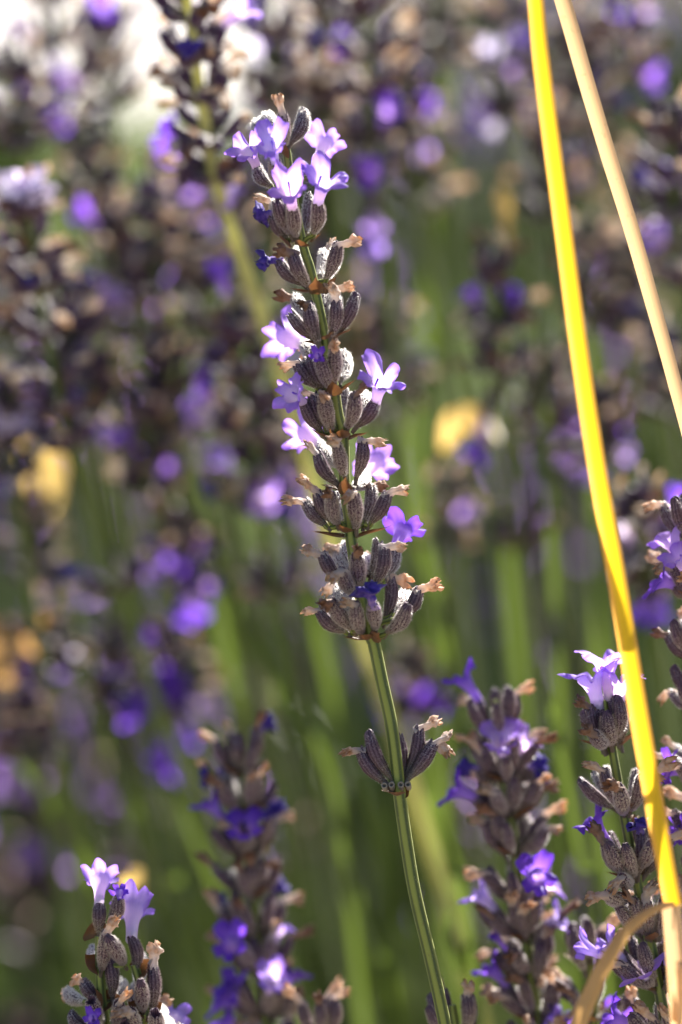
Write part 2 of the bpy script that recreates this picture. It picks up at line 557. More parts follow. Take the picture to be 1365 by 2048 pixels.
# ------------------------------------------------------------------ lavender
class Lavender:
    def __init__(s, pts, label, group=None, hi=True, seed=0, r0=.75, r1=.45, hair=False, base=None, stem_mat=None):
        """pts: world points from the tip of the spike downwards"""
        s.rng = random.Random(seed)
        s.hi = 'hi' if hi else 'lo'
        last = pts[-1]
        d = (pts[-1] - pts[-2]).normalized()
        foot = base or Vector((last.x * .75 + .015 + d.x * .05, last.y * .55 + .72 * .45, .10))
        mid = last + d * (.35 * (last - foot).length)
        mid2 = (mid + foot) * .5 + Vector((0, 0, .02))
        s.vis = spline(pts, 8)
        path = s.vis + spline([last, mid, mid2, foot], 5)[1:]
        s.path = path
        s.root = link('lavender', None, Matrix.Translation(foot), label=label, cat='lavender', group=group)
        n = len(path)
        nv = len(s.vis)
        rad = [.001 * (r1 + (r0 - r1) * min(1, i / (nv * .6)) + (.25 * max(0, i - nv) / max(1, n - nv))) for i in range(n)]
        mb = MB()
        sweep(mb, path, rad, 16 if hi else 8, .22, xh=Vector((.8, .6, 0)))
        s.stem = link('stem', mb.mesh('stem', stem_mat or (M_STEM if hi else M_STEM_BG)), parent=s.root)
        s.node_pts = []
        if hair:
            hb = MB()
            for i in range(4200):
                f = s.rng.uniform(0, nv - 1.01)
                a = path[int(f)].lerp(path[int(f) + 1], f % 1)
                t = (path[int(f) + 1] - path[int(f)]).normalized()
                q = basis(t, Vector((1, 0, 0)))
                an = s.rng.uniform(0, 6.283)
                nr = q @ Vector((math.cos(an), math.sin(an), 0))
                p = a + nr * rad[int(f)] * .93
                dd = (nr + t * s.rng.uniform(-.4, .4)).normalized()
                sd_ = dd.cross(t).normalized() * .000018
                hb.tri(p - sd_, p + sd_, p + dd * s.rng.uniform(.00012, .00030))
            link('hairs', hb.mesh('stem_hairs', M_SHAIR, False), parent=s.stem, kind='stuff')
    def nearest(s, p):
        return min(s.vis, key=lambda q: (q - p).length_squared)
    def axis(s, p):
        i = min(range(len(s.vis)), key=lambda k: (s.vis[k] - p).length_squared)
        return (s.vis[max(0, i - 2)] - s.vis[min(len(s.vis) - 1, i + 2)]).normalized()
    def calyx(s, base, tip, closed, width=1.0, out=None):
        d = tip - base
        c = s.nearest(tip)
        o = out or (tip - c)
        if o.length < 1e-5: o = -FWD
        me, hm = s.rng.choice(CAL[(s.hi, closed)])
        w = width * s.rng.uniform(.84, .98) * .001
        M = mat4(base, basis(d, o), (w, w, d.length / 6.0))
        ob = link('calyx', me, M, s.root)
        link('hairs', hm, M, ob, kind='stuff')
        near = s.nearest(base)
        if (near - base).length > .0019:
            mb = MB()
            e = base - d.normalized() * .0004
            sweep(mb, spline([near - s.axis(near) * .0006, (near + base) * .5 - s.axis(near) * .0003, e, base + d * .06], 3), .00036, 6)
            link('pedicel', mb.mesh('pedicel', M_STEM if s.hi == 'hi' else M_STEM_BG), Matrix.Identity(4), ob)
        return ob
    def corolla(s, cal, tip, face, out, deep=False, sc=1.0):
        d = face - tip
        L = d.length
        M = mat4(tip - d.normalized() * .0006, basis(d, out), (.001 * sc, .001 * sc, (L + .0006) / 4.0))
        key = ('hi' if s.hi == 'hi' else 'lo') if not deep else ('loglare' if deep == 2 else 'deep' if s.hi == 'hi' else 'lodeep')
        link('corolla', s.rng.choice(COR[key]), M, cal)
    def wither(s, cal, tip, end, kind='w', sc=1.0):
        d = end - tip
        L = max(d.length, .0012)
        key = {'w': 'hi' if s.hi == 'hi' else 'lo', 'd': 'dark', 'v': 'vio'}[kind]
        zs = (L + .0007) / (3.4 if key != 'vio' else 2.9)
        xs = .001 * sc * s.rng.uniform(.9, 1.15)
        o = Vector((s.rng.uniform(-1, 1), s.rng.uniform(-1, 1), s.rng.uniform(-1.2, .2)))
        link('withered_corolla', s.rng.choice(WIT[key]), mat4(tip - d.normalized() * .0007, basis(d, o), (xs, xs, zs)), cal)
    def bract(s, base, tip, out=None, width=1.0):
        d = tip - base
        o = out or (base - s.nearest(base) + tip - base)
        # the blade's own +x bulges outward
        link('bract', s.rng.choice(BRACT), mat4(base, basis(d, o), (.001 * width, .001 * width, d.length / 5.0)), s.root)
    # ---- a floret given by its picture positions
    def floret(s, b, t, st='n', e=None, fr=1, off=0.0, sc=1.0, LEN=4.7, width=1.0, lip=None):
        rng = s.rng
        pm = DIST * .36 / 2048 * (1 + off * .001 / DIST) * 1000      # mm per photo pixel there
        m = math.hypot(t[0] - b[0], t[1] - b[1]) * pm
        dz = math.sqrt(max(.3, LEN * LEN - m * m)) * fr if fr else rng.uniform(-.6, .6)
        o0 = off - (1.0 * (1 if fr > 0 else -1) if fr else 0)
        B = W(b[0], b[1], o0)
        T = W(t[0], t[1], o0 - dz)
        cal = s.calyx(B, T, 1 if st == 'b' else 0, width)
        if e is not None:
            m2 = math.hypot(e[0] - t[0], e[1] - t[1]) * pm
            if st in ('f', 'F'):
                LF = 4.0 * sc
                dz2 = math.sqrt(max(.0, LF * LF - m2 * m2)) * (fr if fr else rng.choice((-1, 1)))
                E = W(e[0], e[1], o0 - dz - dz2)
                c = s.nearest(T)
                out = (T - c) + Vector((0, 0, -.001))
                if lip: out = RIGHT * lip[0] - UP * lip[1] - FWD * (lip[2] if len(lip) > 2 else 0)
                s.corolla(cal, T, E, out, st == 'F', sc)
            else:
                dz2 = math.sqrt(max(.0, 2.4 ** 2 - m2 * m2)) * (fr if fr else 0) * .7
                E = W(e[0], e[1], o0 - dz - dz2)
                s.wither(cal, T, E, st, sc)
        return cal
    # ---- a whorl grown round the stem at world point p
    def whorl(s, p, n=7, rot=0.0, spread=(28, 62), flower=.15, vio=.05, bud=.3, size=1.0, deep=.5, bracts=True, skip=None):
        rng = s.rng
        ax = s.axis(p)
        R = basis(ax, Vector((1, .3, 0)))
        for k in range(n):
            side = k % 2
            az = rot + side * math.pi + ((k // 2) / max(1, (n - 1) // 2) - .5) * 2 * math.radians(68) + rng.uniform(-.25, .25)
            ti = math.radians(rng.uniform(*spread))
            rad = R @ Vector((math.cos(az), math.sin(az), 0))
            d = (rad * math.sin(ti) + ax * math.cos(ti)).normalized()
            b = p + rad * rng.uniform(.0009, .0016) + ax * rng.uniform(-.0006, .0012)
            L = rng.uniform(.0042, .0052) * size
            t = b + d * L
            q = rng.random()
            st = 'f' if q < flower else ('v' if q < flower + vio else ('b' if q < flower + vio + bud else 'w'))
            cal = s.calyx(b, t, 1 if st == 'b' else 0, size * rng.uniform(.85, 1.1), rad)
            if st == 'f':
                dd = (d + rad * rng.uniform(0, .4)).normalized()
                s.corolla(cal, t, t + dd * .0040 * size, rad, rng.random() < deep, rng.uniform(.85, 1.15) * size)
            elif st in 'wv':
                dd = (d + rad * rng.uniform(0, .9) + Vector((rng.uniform(-.3, .3), rng.uniform(-.3, .3), rng.uniform(-.3, .3)))).normalized()
                kk = st if st == 'v' else ('d' if rng.random() < .25 else 'w')
                s.wither(cal, t, t + dd * rng.uniform(.0016, .0032) * size, kk, rng.uniform(.8, 1.1) * size)
        if bracts:
            for sgn in (0, 1):
                rad = R @ Vector((math.cos(rot + sgn * math.pi), math.sin(rot + sgn * math.pi), 0))
                b = p + rad * .0009 - ax * .0006
                s.bract(b, b + (rad * .9 + ax * .75).normalized() * .0036 * size, rad, .5 * size)
    def flower_at(s, px, py, fr=1, sc=1.0, deep=False, from_above=False):
        """an open flower whose face centre sits at that picture position"""
        cand = s.nodes or s.vis
        def cost(q):
            x, y, _ = PX(q)
            return (x - px) ** 2 * .3 + (y - py - 62) ** 2 + (max(0, py - y + 25) * 2.5) ** 2
        p = min(cand, key=cost)
        x, y, off = PX(p)
        F0 = W(px, py, off)
        v = F0 - p
        L = .0080
        m = v.length
        if m < L:
            v = v - FWD * (math.sqrt(L * L - m * m) * fr * .65)
        ax = s.axis(p)
        d = v.normalized()
        rad = v - ax * v.dot(ax)
        if rad.length < 1e-5: rad = -FWD * .001
        rad.normalize()
        b = p + rad * .0011
        t = b + (v - rad * .0011) * .58
        cal = s.calyx(b, t, 0, 1.0, rad)
        s.corolla(cal, t, p + v, rad + Vector((0, 0, -.3)), deep, sc)
    def grow(s, count, first=.004, gap=.0078, gaps=None, n=7, **kw):
        """whorls down the spike; count or explicit gaps in metres"""
        s.nodes = []
        acc, target, i = 0.0, first, 0
        gp = gaps or [gap * s.rng.uniform(.85, 1.15) for _ in range(count - 1)]
        rot = s.rng.uniform(0, 3)
        # crowned tip
        for a, b in zip(s.path, s.path[1:]):
            L = (b - a).length
            while acc + L >= target and i <= len(gp):
                p = a.lerp(b, (target - acc) / L)
                s.nodes.append(p)
                kk = dict(kw)
                if i == 0: kk['spread'] = (8, 34)
                s.whorl(p, n if i else max(5, n - 1), rot + i * math.pi / 2 + s.rng.uniform(-.3, .3), **kk)
                target += gp[i] if i < len(gp) else 9
                i += 1
            acc += L

# ------------------------------------------------------------------ setting: ground, path
def plane(name, x0, x1, y0, y1, z, mat, n=1):
    mb = MB()
    mb.quad((x0, y0, z), (x1, y0, z), (x1, y1, z), (x0, y1, z))
    return link(name, mb.mesh(name, mat, False), kind='structure')
plane('ground', -300, 300, -300, 300, 0, M_GROUND)
plane('lawn', -300, 300, 1.9, 5.8, .004, M_LAWN)
plane('path', -300, 300, 5.8, 9.8, .008, M_GRAVEL)

# ------------------------------------------------------------------ the sharp spike
def Z1(x, y): return (430 + x / 4.136, 160 + y / 4.136)
def Z2(x, y): return (520 + x / 4.136, 560 + y / 4.136)
def Z3(x, y): return (540 + x / 3.79, 860 + y / 3.79)
def Z4(x, y): return (640 + x / 4.266, 1240 + y / 4.266)

STEM_PX = [(572, 290), (585, 380), (606, 488), (621, 537), (633, 590), (651, 676), (657, 720), (670, 785), (676, 826), (687, 877), (690, 970), (700, 1040), (705, 1090),
           (724, 1190), (743, 1272), (749, 1290), (764, 1362), (783, 1451), (795, 1545), (799, 1585), (813, 1685), (831, 1790), (862, 1920), (890, 2048), (925, 2230)]
main = Lavender([W(x, y, 0) for x, y in STEM_PX], 'tall sharply focused lavender spike with pale lilac open flowers and a lone lower whorl',
                hi=True, seed=3, r0=.74, r1=.48, hair=True)
# transform, base, tip, state, end, front(1)/back(-1)/side(0), scale, lip
A = [
 # apex whorl
 (Z1, (625, 520), (738, 262), 'b', None, 0),
 (Z1, (580, 530), (562, 285), 'w', (545, 140), 1),
 (Z1, (540, 470), (430, 300), 'b', None, -1),
 (Z1, (470, 520), (345, 350), 'b', None, -1),
 (Z1, (560, 860), (500, 680), 'f', (470, 510), 1, 0.95, (-.2, .6, 1)),
 (Z1, (470, 880), (345, 715), 'f', (290, 560), 0, 1.0, (-1, .1, .2)),
 (Z1, (790, 790), (860, 640), 'f', (880, 500), -1, 1.0, (1, .2, -.2)),
 # second whorl
 (Z1, (672, 1290), (640, 1050), 'f', (610, 850), 1, 1.2, (0, .7, 1)),
 (Z1, (625, 1270), (515, 1005), 'n', None, 1),
 (Z1, (590, 1310), (485, 1110), 'v', (360, 1090), 0),
 (Z1, (600, 1180), (500, 1020), 'w', (370, 965), -1),
 (Z1, (820, 1262), (855, 1010), 'f', (885, 800), 1, 1.15, (.75, .45, .6)),
 (Z1, (745, 1255), (790, 965), 'n', None, -1),
 # third
 (Z1, (775, 1700), (640, 1440), 'd', (530, 1385), 1),
 (Z1, (735, 1690), (525, 1490), 'v', (375, 1490), 0),
 (Z1, (745, 1560), (690, 1420), 'n', None, -1),
 (Z1, (925, 1640), (1020, 1370), 'w', (1180, 1300), 1),
 (Z1, (865, 1625), (905, 1430), 'w', (985, 1310), -1),
 # fourth
 (Z2, (480, 515), (400, 200), 'd', (330, 190), 1),
 (Z2, (445, 485), (255, 275), 'n', None, 0),
 (Z2, (420, 300), (300, 150), 'd', (145, 120), -1),
 (Z2, (590, 465), (630, 170), 'w', (690, 80), 1),
 (Z2, (640, 445), (792, 140), 'b', None, 0),
 (Z2, (545, 330), (525, 110), 'n', None, -1),
 (Z2, (600, 260), (600, 90), 'w', (740, 20), -1),
 (Z2, (500, 640), (370, 540), 'f', (240, 470), -1, 1.35, (-1, .4, -.3)),
 # fifth
 (Z2, (585, 890), (500, 650), 'F', (480, 610), 1, .45),
 (Z2, (525, 900), (405, 625), 'n', None, 0),
 (Z2, (475, 885), (310, 690), 'w', (150, 670), 0),
 (Z2, (500, 700), (430, 600), 'w', (410, 530), -1),
 (Z2, (620, 835), (618, 580), 'w', (632, 505), 1),
 (Z2, (670, 820), (700, 610), 'n', None, -1),
 # sixth
 (Z2, (590, 1235), (530, 970), 'w', (515, 935), 1),
 (Z2, (545, 1215), (440, 950), 'w', (285, 900), 0),
 (Z2, (510, 1255), (365, 1015), 'f', (265, 935), 0, 1.0, (-1, .35, .3)),
 (Z2, (730, 1215), (785, 960), 'd', (880, 850), 1),
 (Z2, (685, 1200), (720, 930), 'n', None, -1),
 (Z2, (800, 1215), (960, 1005), 'f', (985, 820), 0, 1.15, (1, .35, .1)),
 (Z2, (790, 1120), (880, 950), 'n', None, -1),
 (Z2, (640, 1530), (500, 1370), 'f', (385, 1250), -1, 1.25, (-1, .3, -.5)),
 # seventh
 (Z2, (645, 1690), (480, 1440), 'w', (385, 1350), 0),
 (Z2, (700, 1612), (640, 1370), 'w', (632, 1310), 1),
 (Z2, (800, 1625), (855, 1330), 'w', (1010, 1345), 1),
 (Z2, (790, 1700), (860, 1610), 'f', (925, 1520), -1, 1.2, (.8, -.3, -1)),
 # eighth
 (Z3, (425, 722), (270, 545), 'w', (110, 515), 0),
 (Z3, (465, 692), (360, 480), 'w', (255, 355), 0),
 (Z3, (512, 702), (465, 500), 'd', (440, 450), 1),
 (Z3, (565, 690), (525, 500), 'n', None, -1),
 (Z3, (655, 742), (640, 490), 'w', (625, 420), 1),
 (Z3, (715, 700), (770, 430), 'd', (870, 370), -1),
 (Z3, (765, 705), (890, 490), 'w', (1035, 395), 0),
 # ninth
 (Z3, (530, 1130), (400, 945), 'w', (255, 920), 0),
 (Z3, (600, 1060), (510, 970), 'w', (470, 870), -1),
 (Z3, (630, 1040), (575, 880), 'w', (560, 850), -1),
 (Z3, (680, 1175), (655, 965), 'd', (650, 890), 1),
 (Z3, (800, 1165), (870, 890), 'w', (1010, 865), 1),
 (Z3, (765, 1120), (820, 850), 'n', None, -1),
 (Z3, (850, 1130), (950, 890), 'F', (985, 730), -1, 1.05, (1, .5, 0)),
 (Z3, (740, 1080), (735, 980), 'w', (715, 935), -1),
 # tenth
 (Z3, (640, 1225), (545, 1075), 'w', (440, 1095), 1),
 (Z3, (620, 1330), (515, 1200), 'w', (405, 1140), -1),
 (Z3, (640, 1400), (545, 1210), 'n', None, -1),
 (Z3, (575, 1530), (375, 1370), 'w', (245, 1350), 0),
 (Z3, (625, 1505), (470, 1310), 'd', (390, 1310), 1),
 (Z3, (690, 1530), (650, 1330), 'w', (610, 1255), 1),
 (Z3, (800, 1500), (782, 1320), 'v', (750, 1190), 1, 1.1),
 (Z3, (870, 1430), (920, 1120), 'w', (1055, 1110), -1),
 (Z3, (895, 1530), (1040, 1345), 'b', None, 1),
 (Z3, (985, 1410), (1130, 1215), 'w', (1265, 1140), 0),
 (Z3, (930, 1400), (1030, 1240), 'n', None, -1),
 # lone lower whorl
 (Z4, (575, 1400), (345, 1115), 'w', (170, 1110), 0),
 (Z4, (610, 1345), (425, 985), 'b', None, 0),
 (Z4, (705, 1340), (665, 985), 'n', None, -1),
 (Z4, (740, 1315), (850, 930), 'w', (1015, 870), -1),
 (Z4, (765, 1345), (970, 1060), 'w', (1135, 965), 0),
 (Z4, (760, 1340), (955, 1070), 'w', (1130, 1050), -1),
]
for a in A:
    z, b, t, st, e, fr = a[:6]
    main.floret(z(*b), z(*t), st, z(*e) if e else None, fr, 0.0, (a[6] if len(a) > 6 else 1.0) * (.97 if a[3] == 'f' else 1), lip=a[7] if len(a) > 7 else None)
BR = [(Z1, (620, 1390), (540, 1230), 0), (Z1, (720, 1380), (715, 1290), 1), (Z1, (800, 1340), (850, 1250), 0), (Z1, (560, 610), (620, 500), 1),
      (Z1, (840, 1775), (832, 1610), 1), (Z1, (800, 1760), (620, 1690), 0), (Z1, (880, 1760), (1010, 1610), -1),
      (Z2, (500, 540), (370, 470), 0), (Z2, (600, 485), (740, 375), 0), (Z2, (570, 480), (565, 400), 1), (Z2, (620, 960), (600, 810), 1), (Z2, (560, 930), (480, 870), 0), (Z2, (670, 920), (770, 800), 0),
      (Z2, (590, 1330), (430, 1190), 0), (Z2, (740, 1320), (880, 1225), 0), (Z2, (690, 1310), (680, 1200), 1), (Z2, (700, 1780), (720, 1610), 1), (Z2, (660, 1740), (520, 1660), 0), (Z2, (600, 1320), (620, 1220), 1),
      (Z3, (570, 815), (310, 735), 0), (Z3, (660, 815), (910, 695), 0), (Z3, (580, 780), (540, 690), 1), (Z3, (690, 1240), (560, 1180), -1), (Z3, (740, 1250), (860, 1150), -1),
      (Z3, (720, 1590), (560, 1540), 0), (Z3, (790, 1590), (930, 1530), 0), (Z3, (750, 1590), (690, 1520), 1), (Z3, (775, 1590), (850, 1520), 1),
      (Z4, (640, 1480), (540, 1420), 0), (Z4, (700, 1490), (760, 1400), 0), (Z4, (670, 1495), (650, 1430), 1)]
for z, b, t, fr in BR:
    b, t = z(*b), z(*t)
    main.bract(W(*b, -1.2 * fr), W(*t, -2.6 * fr - .3), width=.50 if fr == 1 else .40)
k = N('pedicel_grey')
M_STUB = k.leafy(k.mix(k.noise(900, 3), (.16, .13, .10), (.26, .22, .18)), (0, 0, 0), 0, .7, .2)
# cut pedicel scars on the lone whorl
for x, y in ((550, 1410), (612, 1402), (690, 1402), (752, 1400)):
    px, py = Z4(x, y)
    mb = MB()
    p0 = W(px + 2, py + 8, -.4); p1 = W(px, py, -1.5)
    R = basis(p1 - p0, Vector((1, 0, 0)))
    rr = []
    for q, r in ((p0, .34), (p1, .40), (p1, .26), (p0.lerp(p1, .6), .18)):
        rr.append([q + R @ Vector((math.cos(2 * math.pi * j / 12) * r * .001, math.sin(2 * math.pi * j / 12) * r * .001, 0)) for j in range(12)])
    mb.grid(rr)
    mb.fan(rr[-1], p0.lerp(p1, .6))
    link('pedicel_stub', mb.mesh('pedicel_stub', M_STUB), parent=main.root)

# ------------------------------------------------------------------ neighbouring spikes, a little out of focus
def Z6(x, y): return (100 + x / 2.275, 1450 + y / 2.275)
def P(pts): return [W(x, y, o) for x, y, o in pts]
o = 3.0
left_a = Lavender(P([Z6(225, 960) + (o,), Z6(228, 1100) + (o,), Z6(236, 1240) + (o,), Z6(248, 1370) + (o,), (215, 2150, o), (225, 2300, o)]),
                  'short lavender spike tipped with one small lilac flower on a white tube', 'short spikes below the lone whorl', seed=11, r0=.6, r1=.5)
for b, t, st, e, fr, sc in [((225, 945), (225, 810), 'f', (228, 705), 0, 1.1), ((280, 900), (315, 790), 'F', (312, 765), 0, .5), ((235, 1110), (255, 955), 'w', (275, 880), 1, 1),
                            ((335, 1085), (272, 975), 'b', None, 1, 1), ((285, 1235), (272, 1060), 'n', None, 0, 1), ((215, 1100), (195, 1020), 'n', None, -1, 1), ((225, 1250), (150, 1170), 'w', (125, 1150), 0, 1),
                            ((235, 1350), (188, 1255), 'n', None, 1, 1), ((295, 1360), (315, 1270), 'w', (320, 1235), 1, 1), ((175, 1370), (95, 1315), 'b', None, 0, 1), ((160, 1260), (80, 1210), 'w', (40, 1190), -1, 1),
                            ((240, 1420), (200, 1350), 'F', (195, 1325), 1, .5), ((300, 1240), (325, 1170), 'n', None, -1, 1), ((200, 1440), (130, 1390), 'w', (110, 1380), 1, 1), ((300, 1440), (340, 1360), 'n', None, 1, 1)]:
    left_a.floret(Z6(*b), Z6(*t), st, Z6(*e) if e else None, fr, o, sc, LEN=5.2)
for b, t in (((225, 1115), (195, 1040)), ((240, 1255), (180, 1230)), ((245, 1270), (300, 1220)), ((225, 970), (205, 890))):
    left_a.bract(W(*Z6(*b), o), W(*Z6(*t), o - 1))
left_b = Lavender(P([Z6(385, 1090) + (o,), Z6(412, 1180) + (o,), Z6(430, 1290) + (o,), Z6(440, 1380) + (o,), (300, 2150, o), (312, 2300, o)]),
                  'short lavender spike bearing a larger two-lipped lilac flower and a tan withered one', 'short spikes below the lone whorl', seed=12, r0=.6, r1=.5)
for b, t, st, e, fr, sc in [((392, 1120), (372, 965), 'f', (382, 850), 0, 1.3), ((425, 1295), (415, 1180), 'b', None, 1, 1), ((465, 1295), (470, 1105), 'w', (495, 1005), 0, 1.1),
                            ((400, 1170), (420, 1060), 'n', None, -1, 1), ((400, 1400), (375, 1310), 'w', (368, 1275), 1, 1.1), ((480, 1420), (482, 1315), 'n', None, 1, 1), ((495, 1340), (500, 1290), 'w', (515, 1240), -1, 1),
                            ((500, 1400), (530, 1350), 'f', (545, 1325), -1, 1.0), ((400, 1300), (385, 1200), 'n', None, -1, 1), ((560, 1420), (600, 1370), 'b', None, 0, 1)]:
    left_b.floret(Z6(*b), Z6(*t), st, Z6(*e) if e else None, fr, o, sc, LEN=5.2)
for b, t in (((405, 1130), (430, 1060)), ((430, 1310), (390, 1250)), ((435, 1310), (480, 1260))):
    left_b.bract(W(*Z6(*b), o), W(*Z6(*t), o - 1))

sp = Lavender(P([(488, 1500, 38), (490, 1600, 38), (500, 1720, 38), (512, 1850, 38), (528, 2000, 38), (548, 2180, 38)]),
              'blurred lavender spike with violet flowers standing between the short spikes and the tall stem', seed=21, r0=.7)
sp.grow(14, .003, .0056, n=9, flower=.02, vio=.06, bud=.4, spread=(18, 55))
for x, y, fr, sc, dp in [(425, 1600, 0, 1.05, 1), (492, 1640, 1, 1.15, 1), (545, 1590, 0, .6, 0), (465, 1965, 1, 1.3, 1), (445, 1990, 0, 1.2, 1), (455, 1880, 0, .7, 0), (562, 1850, 0, .7, 0), (580, 1940, 0, 1.2, 1), (450, 2035, 1, 1.1, 1)]:
    sp.flower_at(x, y, fr if fr else .3, sc, bool(dp))

sp = Lavender(P([(992, 1400, 24), (1003, 1480, 24), (1018, 1600, 24), (1034, 1740, 24), (1052, 1880, 24), (1078, 2048, 24), (1100, 2200, 24)]),
              'dense lavender spike with scattered violet flowers close behind the bent dry leaf', seed=22, r0=.7)
sp.grow(15, .004, .0056, n=9, flower=.02, vio=.05, bud=.35, spread=(18, 58))
for x, y, fr, sc, dp in [(1000, 1472, 1, 1.2, 0), (1052, 1477, .5, .8, 0), (912, 1570, 0, 1.15, 1), (962, 1782, .4, 1.0, 0), (1100, 1758, .2, 1.15, 0), (1118, 1832, .2, 1.15, 0), (985, 1930, .8, .9, 1), (1120, 2025, .3, 1.1, 1), (990, 1865, .5, .5, 1)]:
    sp.flower_at(x, y, fr if fr else .2, sc, bool(dp))
for b, t, e in [((985, 1560), (960, 1535), (925, 1525)), ((1040, 1560), (1058, 1535), (1075, 1512)), ((1045, 1600), (1070, 1570), (1092, 1555))]:
    sp.floret(b, t, 'v', e, 0, 24)

sp = Lavender(P([(1210, 1400, 5), (1222, 1480, 5), (1243, 1600, 5), (1272, 1750, 5), (1300, 1880, 6), (1330, 2040, 6), (1360, 2200, 7)]),
              'lavender spike topped by a pair of lilac flowers and crossed by the yellow blade', seed=23, r0=.65)
sp.grow(13, .0055, .0074, n=9, flower=0, vio=.03, bud=.55, spread=(15, 50))
for x, y, fr, sc, dp in [(1190, 1352, .7, 1.35, 0), (1234, 1358, .5, 1.3, 0), (1205, 1325, .2, 1.2, 0), (1188, 1640, .1, 1.05, 1), (1285, 1935, .25, 1.25, 0), (1352, 1940, .2, 1.2, 0), (1225, 2025, .3, 1.1, 1), (1172, 1890, .2, .7, 0), (1215, 1885, .4, .8, 0)]:
    sp.flower_at(x, y, fr, sc, bool(dp))
for b, t, e, st in [((1278, 1745), (1284, 1668), (1285, 1645), 'v'), ((1255, 1800), (1215, 1790), (1178, 1787), 'w'), ((1262, 1760), (1245, 1755), (1230, 1748), 'w'), ((1215, 1480), (1190, 1470), (1172, 1455), 'd')]:
    sp.floret(b, t, st, e, .6, 5)

sp = Lavender(P([(1392, 1020, 8), (1400, 1150, 8), (1408, 1300, 9), (1416, 1500, 10), (1428, 1700, 11), (1445, 2048, 12)]),
              'lavender spike leaning beside the yellow blade with flowers jutting towards it', seed=24, r0=.7)
sp.grow(10, .003, .0075, n=8, flower=.05, vio=.05, bud=.4)
for x, y, fr, sc, dp in [(1345, 1075, .5, 1.1, 0), (1322, 1152, 0, 1.15, 1), (1336, 1530, .3, 1.1, 1), (1352, 1650, .5, 1.0, 1), (1355, 1110, .8, 1.0, 0)]:
    sp.flower_at(x, y, fr if fr else .1, sc, bool(dp))
sp = Lavender(P([(1178, 1880, 22), (1182, 1940, 22), (1190, 2048, 23), (1200, 2200, 24)]),
              'low lavender tip with a lilac bud showing between two denser spikes', seed=25, r0=.6)
sp.grow(3, .003, .0075, n=6, flower=.2, vio=.05, bud=.4)
sp = Lavender(P([(905, 2010, 12), (915, 2080, 12), (930, 2200, 12)]), 'lavender tip with pale withered florets beside the foot of the tall stem', seed=26, r0=.6)
sp.grow(2, .004, .0075, n=6, flower=.0, bud=.5)
sp = Lavender(P([(645, 2030, 24), (650, 2100, 24), (660, 2250, 24)]), 'pale lavender tip peeping up beside the blurred violet spike', seed=27, r0=.6)
sp.grow(2, .003, .0075, n=6, flower=.0, bud=.2)

